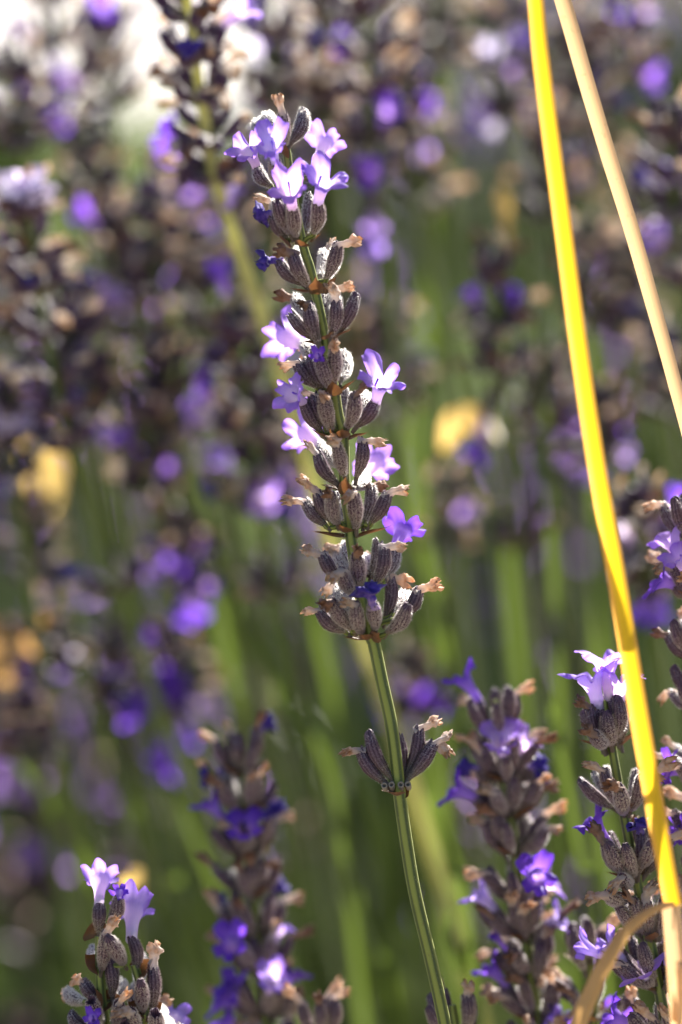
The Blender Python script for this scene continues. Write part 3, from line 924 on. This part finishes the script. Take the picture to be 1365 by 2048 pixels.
# ------------------------------------------------------------------ blurred spikes behind
BG = [  # head points (px,py), depth mm behind focus, whorls, gap mm, flowers, label
 ([(362, -90), (395, 140), (427, 335), (485, 520), (545, 690), (600, 880)], 36, 9, 7.0, [(338, 260, 1), (455, 378, 0)], 'dark seedy lavender spike on a sunlit-tinted bare stem rising behind the tall spike'),
 ([(50, 390), (75, 560), (110, 760), (150, 930), (235, 1180), (330, 1450)], 62, 8, 7.6, [(52, 375, 2), (35, 385, 2), (70, 388, 2), (50, 362, 2)], 'sparkling faded lavender spike crowned with a glare-whitened flower'),
 ([(470, 640), (490, 780), (515, 930), (535, 1080), (570, 1250), (620, 1500)], 80, 8, 8.0, [(400, 790, 0), (385, 830, 0), (425, 720, 1), (440, 540, 1), (585, 960, 1), (410, 770, 1)], 'faded lavender spike with violet flowers beside the long sunlit-tinted stem'),
 ([(720, -120), (735, 80), (750, 300), (775, 560), (800, 900)], 85, 9, 8.0, [(748, 450, 0), (750, 490, 0), (690, 75, 1)], 'glinting grey lavender spike with a pink flower below its head'),
 ([(985, 520), (1000, 680), (1012, 840), (1030, 1020), (1060, 1350)], 95, 6, 9.0, [(945, 585, 1), (1020, 590, 1), (950, 900, 1)], 'dark brown lavender spike with two violet flowers at its tip'),
 ([(285, 800), (295, 940), (310, 1060), (340, 1250), (390, 1500)], 110, 6, 9.0, [(290, 910, 1), (250, 870, 1), (330, 930, 1)], 'narrow slate lavender spike standing over a clump of violet flowers'),
 ([(355, 1060), (370, 1150), (395, 1260), (430, 1450), (480, 1700)], 120, 4, 9.0, [(345, 1110, 1), (400, 1090, 1), (370, 1150, 1), (385, 1220, 1), (420, 1170, 1), (310, 1150, 0), (365, 1235, 1)], 'clump of violet lavender flowers on a green stem'),
 ([(95, 1250), (95, 1340), (110, 1430), (150, 1650)], 120, 3, 9.0, [(115, 1300, 2), (75, 1350, 1), (70, 1390, 1), (105, 1320, 0), (60, 1330, 1)], 'low lavender head with one pink and one violet flower'),
 ([(225, 1290), (245, 1400), (270, 1500), (330, 1750)], 120, 4, 9.0, [(240, 1310, 0), (255, 1390, 1), (265, 1430, 1), (230, 1330, 0), (280, 1410, 1)], 'lavender head with pale upper and deep violet lower flowers'),
 ([(345, 1290), (350, 1380), (365, 1500), (400, 1700)], 130, 4, 9.0, [(340, 1340, 1), (360, 1380, 1), (320, 1510, 1), (330, 1540, 1), (375, 1480, 1), (345, 1365, 1)], 'deep violet lavender head drooping behind the low clumps'),
 ([(820, 1330), (845, 1390), (870, 1470), (920, 1700)], 120, 3, 8.0, [(810, 1365, 0), (850, 1395, 1), (875, 1400, 1), (765, 1420, 1)], 'small violet lavender head just beside the bare tall stem'),
 ([(1275, 1010), (1290, 1120), (1310, 1240), (1340, 1500)], 75, 5, 8.0, [(1275, 1050, 2), (1285, 1085, 2), (1310, 1200, 1), (1320, 1235, 1), (1280, 1230, 1)], 'lavender spike with a glowing pink flower behind the yellow blade'),
 ([(1190, 800), (1195, 900), (1215, 1000), (1235, 1300)], 110, 4, 9.0, [(1250, 910, 0), (1185, 950, 0), (1160, 840, 1), (1230, 850, 1)], 'lavender spike with a round pale blossom behind the yellow blade'),
 ([(990, -80), (1000, 120), (1020, 330), (1060, 560), (1090, 900)], 120, 8, 9.0, [(980, 110, 2), (1025, 120, 1), (985, 225, 2), (965, 240, 0), (1040, 90, 1)], 'shadowy lavender spike with pink and violet blossoms behind both dry blades'),
 ([(1340, 230), (1350, 420), (1365, 600), (1400, 900)], 75, 7, 8.0, [(1335, 455, 2), (1350, 400, 1), (1330, 340, 1), (1355, 335, 1), (1345, 470, 0)], 'lavender spike with violet flowers beyond the straw blade'),
 ([(1220, -150), (1240, 50), (1260, 250), (1285, 500), (1320, 850)], 120, 8, 9.0, [(1290, 25, 0), (1240, 40, 1), (1300, 160, 1)], 'tall dusky lavender spike seen between the two dry blades'),
 ([(105, -40), (115, 120), (130, 300), (175, 560), (230, 900)], 130, 7, 9.0, [(115, 85, 1), (120, 170, 1), (125, 200, 1), (40, 180, 0), (45, 195, 0), (30, 60, 0)], 'deep violet lavender spike beyond the glare-whitened flower'),
 ([(20, 780), (20, 900), (40, 1050), (90, 1350)], 90, 4, 9.0, [(25, 835, 2), (15, 850, 0), (40, 830, 2)], 'lavender spike with a pink blossom beside the dried ochre leaf'),
 ([(530, -60), (545, 120), (570, 300), (620, 600)], 100, 7, 8.5, [(545, 95, 2), (525, 70, 1), (550, 120, 0)], 'pale sparkling lavender spike right behind the tip of the tall one'),
 ([(255, 480), (270, 640), (290, 780), (330, 1000)], 135, 5, 9.5, [(330, 540, 1), (300, 560, 1), (245, 610, 1), (320, 600, 1)], 'purple lavender spike amid the dark heads behind'),
 ([(170, 640), (180, 780), (200, 900), (250, 1150)], 110, 5, 9.0, [(190, 730, 1), (175, 820, 1), (185, 850, 1)], 'violet-flowered lavender spike beside the sparkling faded one'),
 ([(355, 330), (365, 460), (380, 600), (420, 850)], 125, 5, 9.5, [(380, 390, 1), (350, 380, 1), (410, 450, 1)], 'violet lavender spike under the dark seedy head'),
 ([(780, 640), (785, 760), (795, 900), (820, 1200)], 130, 5, 9.0, [(785, 720, 1), (770, 740, 1), (755, 830, 1)], 'lavender spike with one rounded violet blossom beside the white open flower'),
 ([(840, 240), (850, 380), (865, 520), (890, 800)], 140, 5, 9.0, [(850, 310, 0)], 'slender lavender spike with a single pale blossom'),
 ([(900, 980), (905, 1060), (915, 1160), (940, 1400)], 140, 4, 9.5, [(905, 1030, 1), (910, 1060, 1), (915, 1020, 1)], 'deep violet lavender head in the shade beside the purple flower'),
 ([(1240, 500), (1250, 620), (1260, 760), (1280, 1050)], 130, 5, 9.0, [(1250, 560, 1), (1240, 580, 1)], 'muted lavender spike between the yellow and straw blades'),
 ([(60, 1420), (70, 1500), (90, 1620), (140, 1850)], 115, 3, 9.0, [], 'brownish lavender head low above the short spikes'),
 ([(640, -30), (650, 120), (665, 260), (700, 560)], 130, 6, 9.0, [(690, 85, 1)], 'grey lavender spike with bright glints behind the uppermost flowers'),
 ([(860, -60), (868, 60), (880, 180), (910, 450)], 150, 5, 9.0, [], 'pale seeded lavender spike far behind in strong light'),
 ([(1150, 230), (1160, 330), (1170, 430), (1190, 700)], 140, 4, 9.0, [(1160, 320, 0), (1165, 340, 0)], 'lavender spike with a washed out lilac blossom between the dry blades'),
]
DIM = 'dim faded lavender head without open flowers, lost among the blurred spikes'
for x, y, off in [(25, 120, 105), (205, 30, 120), (175, 280, 125), (300, 400, 105), (215, 450, 115), (330, 690, 110), (405, 540, 120), (130, 590, 95), (450, 400, 125), (700, 600, 140), (1085, 260, 130), (1325, 680, 120),
                  (1175, 470, 130), (1290, 330, 115), (1150, 60, 125), (60, 1000, 130), (610, 520, 135), (20, 520, 120), (1080, 720, 140), (640, 160, 110), (800, 80, 120), (560, 780, 130)]:
    BG.append(([(x, y), (x + 12, y + 130), (x + 30, y + 270), (x + 75, y + 520), (x + 150, y + 800)], off, 7, 8.0, [], DIM))
for i, (pts, off, nw, gap, fl, label) in enumerate(BG):
    lv = Lavender([W(x, y, off + 10 * j) for j, (x, y) in enumerate(pts)], label, 'dim blurred heads' if label == DIM else 'blurred lavender spikes behind', hi=False, seed=100 + i, r0=1.0 if i == 0 else .8, r1=.55, stem_mat=M_STEM_LIT if i == 0 else None)
    he = pts[3] if i in (1, 2) else pts[2]
    hl = math.hypot(he[0] - pts[0][0], he[1] - pts[0][1]) * .0000625 * (1 + (off + 10) * .001 / DIST)
    nw = max(2, int((hl - .004) / (gap * .00088)) + (2 if off < 90 else 1))
    lv.grow(nw, .004, gap * .00088, n=11 if off < 60 else 9, flower=.012, vio=.03, bud=.25, size=1.08)
    for x, y, dp in fl:
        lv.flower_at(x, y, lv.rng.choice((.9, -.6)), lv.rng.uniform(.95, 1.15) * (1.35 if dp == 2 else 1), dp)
    # a lone lower whorl, as on the sharp spike
    if i in (1, 2, 4):
        q = {1: (205, 1190), 2: (555, 1175), 4: (1055, 1090)}[i]
        p = min(lv.vis, key=lambda v: (PX(v)[0] - q[0]) ** 2 + (PX(v)[1] - q[1]) ** 2)
        lv.whorl(p, 7, 0.2, flower=0, bud=.5, size=1.1)

# ------------------------------------------------------------------ grass blades
def blade(name, pts, offs, widths, mat, label, cat, group=None, face=None, parent=None, curve=.2, foot=None, seg=6):
    ws = [W(x, y, o) for (x, y), o in zip(pts, offs)]
    wd = [w * .0000625 * (1 + o * .001 / DIST) for w, o in zip(widths, offs)]
    if foot is not None:
        ws.append(ws[-1].lerp(foot, .5)); ws.append(foot)
        wd += [wd[-1], wd[-1] * .8]
    path = spline(ws, 8)
    wi = []
    for i in range(len(ws) - 1):
        wi += [wd[i] + (wd[i + 1] - wd[i]) * k / 8 for k in range(8)]
    wi.append(wd[-1])
    mb = MB()
    ribbon(mb, path, wi, face or (-FWD + RIGHT * .25), curve, seg)
    return mb.mesh(name, mat)

def ground_under(px, py, off, dx=.02):
    p = W(px, py, off)
    return Vector((p.x + dx, p.y + .02, -.005))

g = link('dry_grass_blade', None, Matrix.Translation(ground_under(1380, 2200, -18)), label='tall bright yellow grass blade with a bent tan leaf at its joint', cat='grass')
link('blade', blade('blade', [(1010, -900), (1046, -300), (1074, 0), (1089, 150), (1129, 452), (1162, 700), (1200, 950), (1240, 1175), (1280, 1420), (1318, 1640), (1350, 1812)],
     [-14, -17, -19, -20, -20, -20, -20, -19, -19, -18, -18], [2, 22, 33, 35, 37, 38, 39, 40, 41, 41, 38], M_YELLOW, '', ''), parent=g)
link('stalk', blade('stalk', [(1346, 1805), (1356, 1900), (1368, 2048), (1385, 2250)], [-18, -18, -18, -18], [38, 42, 44, 44], M_STRAW, '', '', foot=ground_under(1380, 2200, -18), curve=.35), parent=g)
link('leaf', blade('leaf', [(1366, 1812), (1340, 1810), (1300, 1826), (1258, 1862), (1222, 1915), (1190, 1980), (1160, 2052), (1135, 2150), (1110, 2290)],
     [-16, -19, -21, -22, -23, -23, -23, -22, -20], [8, 12, 18, 26, 32, 36, 38, 34, 3], M_TAN, '', '', curve=.3), parent=g, label='bent tan leaf curling down from the joint')
g = link('dry_grass_blade', None, Matrix.Translation(ground_under(1480, 1500, -3)), label='straw coloured speckled grass blade leaning over the yellow one', cat='grass')
link('blade', blade('blade', [(990, -420), (1068, -190), (1130, 5), (1172, 150), (1217, 301), (1264, 452), (1307, 602), (1348, 750), (1400, 960), (1450, 1300)],
     [-2, -4, -5, -5, -4, -3, -2, -2, -2, -2], [3, 26, 35, 35, 34, 33, 32, 30, 30, 30], M_STRAW, '', '', foot=ground_under(1480, 1500, -3)), parent=g)

# blurred dry and green blades behind
BL = [
 ([(110, 1225), (70, 1275), (10, 1345), (-90, 1440)], 120, 60, M_TAN, 'blurred orange brown dry blade slanting behind the low violet heads', 'dry_grass_blade'),
 ([(75, 850), (90, 940), (105, 1030), (150, 1250)], 170, 95, M_OCHRE, 'blurred ochre dry leaf beside the pink blossom', 'dry_grass_blade'),
 ([(990, 880), (955, 845), (915, 852), (888, 900), (895, 1200)], 120, 62, M_OCHRE, 'blurred tan leaf curled over beside the dark brown spike', 'dry_grass_blade'),
 ([(255, 1745), (270, 1760), (285, 1800), (300, 2000)], 60, 60, M_OCHRE, 'pale yellow dry leaf tip just behind the short spikes', 'dry_grass_blade'),
 ([(1000, 370), (1010, 400), (1020, 500), (1050, 800)], 110, 34, M_OCHRE, 'small ochre dry leaf tip beside the straw coloured light', 'dry_grass_blade'),
 ([(900, 1820), (905, 1880), (925, 1940), (960, 2100)], 70, 40, M_GBLADE, 'pale green curved leaf between the tall stem and the dense spike', 'green_grass_blade'),
 ([(430, 1080), (500, 1260), (570, 1420), (700, 1750)], 120, 46, M_GBLADE, 'light green leaning blade below the faded spike with violet flowers', 'green_grass_blade'),
 ([(1080, 560), (1095, 900), (1112, 1200), (1130, 1600)], 110, 40, M_GBLADE, 'upright bright green blade beside the dark brown spike', 'green_grass_blade'),
 ([(860, 1050), (895, 1250), (930, 1420), (1010, 1800)], 120, 44, M_GBLADE, 'green blade slanting behind the lone lower whorl', 'green_grass_blade'),
 ([(1085, 1330), (1125, 1500), (1165, 1720), (1220, 2000)], 80, 38, M_GBLADE, 'green blade slanting behind the dense spike', 'green_grass_blade'),
 ([(640, 1500), (690, 1700), (760, 1900), (830, 2150)], 110, 34, M_GBLADE, 'thin green blade behind the bare tall stem', 'green_grass_blade'),
 ([(170, 1380), (250, 1560), (330, 1740), (430, 2000)], 120, 50, M_GBLADE, 'yellow green leaning blade above the short spikes', 'green_grass_blade'),
 ([(0, 1480), (100, 1600), (190, 1760), (280, 2000)], 140, 50, M_GBLADE, 'yellow green blade leaning beyond the low brownish head', 'green_grass_blade'),
 ([(840, 1540), (870, 1640), (900, 1740), (950, 2000)], 90, 40, M_GBLADE, 'bright green blade right under the lone lower whorl', 'green_grass_blade'),
 ([(900, 150), (880, 420), (870, 700), (860, 1100)], 170, 90, M_GBLADE, 'broad soft green blade behind the pale blossom', 'green_grass_blade'),
 ([(1180, 620), (1190, 800), (1200, 1000), (1210, 1500)], 160, 60, M_GBLADE, 'soft green blade behind the yellow one', 'green_grass_blade'),
 ([(590, 1050), (640, 1250), (700, 1500), (780, 1800)], 150, 60, M_GBLADE, 'dim green blade behind the lowest dense whorls', 'green_grass_blade'),
 ([(810, 850), (830, 1100), (860, 1350), (910, 1700)], 150, 56, M_GBLADE, 'long green blade behind the purple flower', 'green_grass_blade'),
 ([(340, 1560), (430, 1760), (500, 1900), (600, 2150)], 130, 44, M_GBLADE, 'green blade behind the blurred violet spike', 'green_grass_blade'),
 ([(1010, 1000), (1030, 1200), (1060, 1450), (1110, 1800)], 160, 60, M_GBLADE, 'dim upright blade behind the dense spike', 'green_grass_blade'),
 ([(300, 560), (330, 800), (380, 1050), (470, 1400)], 170, 60, M_GBLADE, 'soft green blade behind the slate spike', 'green_grass_blade'),
]
for pts, off, w, mat, label, nm in BL:
    fx, fy = pts[-1]
    p = W(fx, fy, off)
    foot = Vector((p.x + (.03 if fx > 0 else -.05), p.y * .6 + .3, .02))
    n = len(pts)
    of = [off + 4 * j for j in range(n)]
    if mat == M_OCHRE:
        r = link('dry_leaf', None, Matrix.Translation(foot), label=label, cat='leaf', group='blurred dry leaves behind')
        link('leaf', blade('leaf', pts[:-1], of, [w * q for q in ([.4, 1, .25] if n == 4 else [.4, 1, 1, .2])], mat, '', ''), parent=r)
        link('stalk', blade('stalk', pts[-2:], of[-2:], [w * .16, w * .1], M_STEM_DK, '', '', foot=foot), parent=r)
        continue
    k_ = .48 if mat == M_GBLADE else 1
    link(nm, blade(nm, pts, of, [w * k_ * (.35 if j == 0 else 1) for j in range(n)], mat, '', '', foot=foot), label=label, cat='grass', group='blurred blades behind')

# ------------------------------------------------------------------ thicket of stems, leafy mound, far row
rng = random.Random(5)
mb = MB()
def lowhead(mb, top, ax, n, L, rng, pflow):
    """a far flower head: small spindles round the axis"""
    R = basis(ax, Vector((1, .2, 0)))
    for k in range(n):
        t = (k + rng.random()) / n
        az = rng.uniform(0, 6.283)
        rad = R @ Vector((math.cos(az), math.sin(az), 0))
        b = top - ax * (t * L) + rad * .001
        d = (rad * rng.uniform(.4, 1.1) + ax).normalized()
        q = rng.random()
        ln = rng.uniform(.0045, .0062)
        R2 = basis(d, rad)
        r = .0012
        ring = lambda c, rr: [c + R2 @ Vector((math.cos(a) * rr, math.sin(a) * rr, 0)) for a in (0, 1.257, 2.513, 3.77, 5.027)]
        mi = 1
        mb.grid([ring(b, r * .4), ring(b + d * ln * .55, r), ring(b + d * ln, r * .6)], True, mi)
        e = b + d * ln
        if q < pflow:
            for z in range(4):
                a = z * 1.57 + q * 30
                v = R2 @ Vector((math.cos(a), math.sin(a), .6))
                v2 = R2 @ Vector((math.cos(a + 1.3), math.sin(a + 1.3), .6))
                mb.tri(e, e + v * .0042, e + v2 * .0042, mi=2)
        elif q < pflow + .22:
            s_ = d.cross(rad).normalized()
            mb.tri(e - s_ * .0006, e + s_ * .0006, e + (d + rad * .6) * .0026, mi=3)
    return
for i in range(460):
    y = rng.uniform(.52, 1.18)
    x = rng.uniform(-.34, .34) * (y / .8)
    foot = Vector((x * .8 + rng.uniform(-.02, .02), .75 + (y - .75) * .7, .12))
    top = Vector((x - .03 + rng.uniform(-.05, .05), y + rng.uniform(-.04, .04), rng.uniform(.28, .48) - .06 * abs(y - .75)))
    midp = (foot + top) * .5 + Vector((rng.uniform(-.02, .02), rng.uniform(-.02, .02), .02))
    path = spline([foot, midp, top], 4)
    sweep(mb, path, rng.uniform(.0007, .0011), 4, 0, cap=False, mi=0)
    qx, qy, qo = PX(top)
    if 800 < qx < 980 and qy < 900 and rng.random() < .8:
        continue
    if top.z > .37 and rng.random() < .8:
        ax = (top - path[-3]).normalized()
        lowhead(mb, top, ax, rng.randint(40, 60), rng.uniform(.04, .06), rng, .09)
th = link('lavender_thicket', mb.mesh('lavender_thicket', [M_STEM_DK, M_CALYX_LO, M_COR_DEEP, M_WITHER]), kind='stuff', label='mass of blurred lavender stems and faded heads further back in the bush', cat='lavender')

def mound_mesh(cx, cy, rx, ry, h, n, seed, heads=0):
    rng = random.Random(seed)
    mb = MB()
    for i in range(n):
        a = rng.uniform(0, 6.283)
        f = rng.random() ** .5
        ct = rng.uniform(.0, 1.0)
        el = math.asin(ct)
        rr = rng.uniform(.72, 1.05)
        p = Vector((cx + math.cos(a) * math.cos(el) * rx * rr, cy + math.sin(a) * math.cos(el) * ry * rr, .01 + h * math.sin(el) * rr))
        d = Vector((math.cos(a) * rng.uniform(.2, .9), math.sin(a) * rng.uniform(.2, .9), 1.0 + rng.uniform(-.4, .3))).normalized()
        L = rng.uniform(.025, .05)
        w = rng.uniform(.0015, .0028)
        s_ = d.cross(Vector((rng.uniform(-1, 1), rng.uniform(-1, 1), rng.uniform(-.3, .3)))).normalized() * w
        m = p + d * L * .55
        e = p + d * L + Vector((0, 0, -L * .12))
        b = len(mb.v)
        mb.v += [tuple(p - s_ * .4), tuple(p + s_ * .4), tuple(m + s_), tuple(m - s_), tuple(e)]
        mb.f += [(b, b + 1, b + 2, b + 3), (b + 3, b + 2, b + 4)]
        mb.uv += [(0, 0), (1, 0), (1, .5), (0, .5), (0, .5), (1, .5), (.5, 1)]
        mb.mi += [0, 0]
    if heads:
        for i in range(heads):
            a = rng.uniform(0, 6.283)
            f = math.sqrt(rng.random())
            foot = Vector((cx + math.cos(a) * f * rx * .6, cy + math.sin(a) * f * ry * .6, h * .6))
            top = Vector((cx + math.cos(a) * f * rx * 1.25, cy + math.sin(a) * f * ry * 1.25, h + .26 - .12 * f * f + rng.uniform(-.05, .05)))
            sweep(mb, spline([foot, (foot + top) * .5 + Vector((0, 0, .03)), top], 3), .001, 4, cap=False, mi=1)
            lowhead2(mb, top, (top - foot).normalized(), rng)
    return mb
def lowhead2(mb, top, ax, rng):
    R = basis(ax, Vector((1, .2, 0)))
    for k in range(16):
        az = rng.uniform(0, 6.283)
        rad = R @ Vector((math.cos(az), math.sin(az), 0))
        b = top - ax * (.055 * k / 16)
        s_ = ax.cross(rad) * .0022
        d = (rad + ax * .9).normalized()
        q = rng.random()
        mb.quad(b - s_ * .5, b + s_ * .5, b + s_ + d * .008, b - s_ + d * .008, mi=3 if q < .4 else 2)
mb = mound_mesh(.03, .80, .50, .44, .33, 34000, 8)
link('lavender_foliage', mb.mesh('lavender_foliage', M_LEAF), kind='stuff', label='grey green narrow leaves of the lavender bush under the stems', cat='leaves')
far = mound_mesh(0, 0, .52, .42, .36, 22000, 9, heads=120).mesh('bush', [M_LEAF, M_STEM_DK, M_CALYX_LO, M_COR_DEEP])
for i, (x, y, r, l) in enumerate([(-.93, 4.2, .9, 'lavender bush on the lawn edge behind the glare-whitened flower'), (.30, 4.2, 2.2, 'lavender bush on the lawn beyond the straw coloured blade'), (-.50, 1.52, 4.0, 'lavender bush behind the seedy faded heads, its shaded side to us'), (.44, 1.58, 5.0, 'lavender bush behind the two dry blades, its shaded side to us')]):
    b = link('lavender_bush', None, Matrix.Translation((x, y, 0)), label=l, cat='bush', group='bushes behind the first')
    link('bush', far, Matrix.Translation((x, y, 0)) @ Matrix.Rotation(r, 4, 'Z'), b, kind='stuff')

rng = random.Random(77)
mb = MB()
for i in range(16000):
    y = rng.uniform(1.92, 5.7)
    p = Vector((rng.uniform(-.5, .5) * (y * .6 + .3), y, .003))
    d = Vector((rng.uniform(-.4, .4), rng.uniform(-.4, .4), 1)) * rng.uniform(.04, .09)
    s_ = Vector((rng.uniform(-1, 1), rng.uniform(-1, 1), 0)).normalized() * .002
    mb.tri(p - s_, p + s_, p + d)
link('lawn_grass', mb.mesh('lawn_grass', M_LAWNBLADE, False), kind='stuff', label='short grass between the lavender bush and the path', cat='grass')
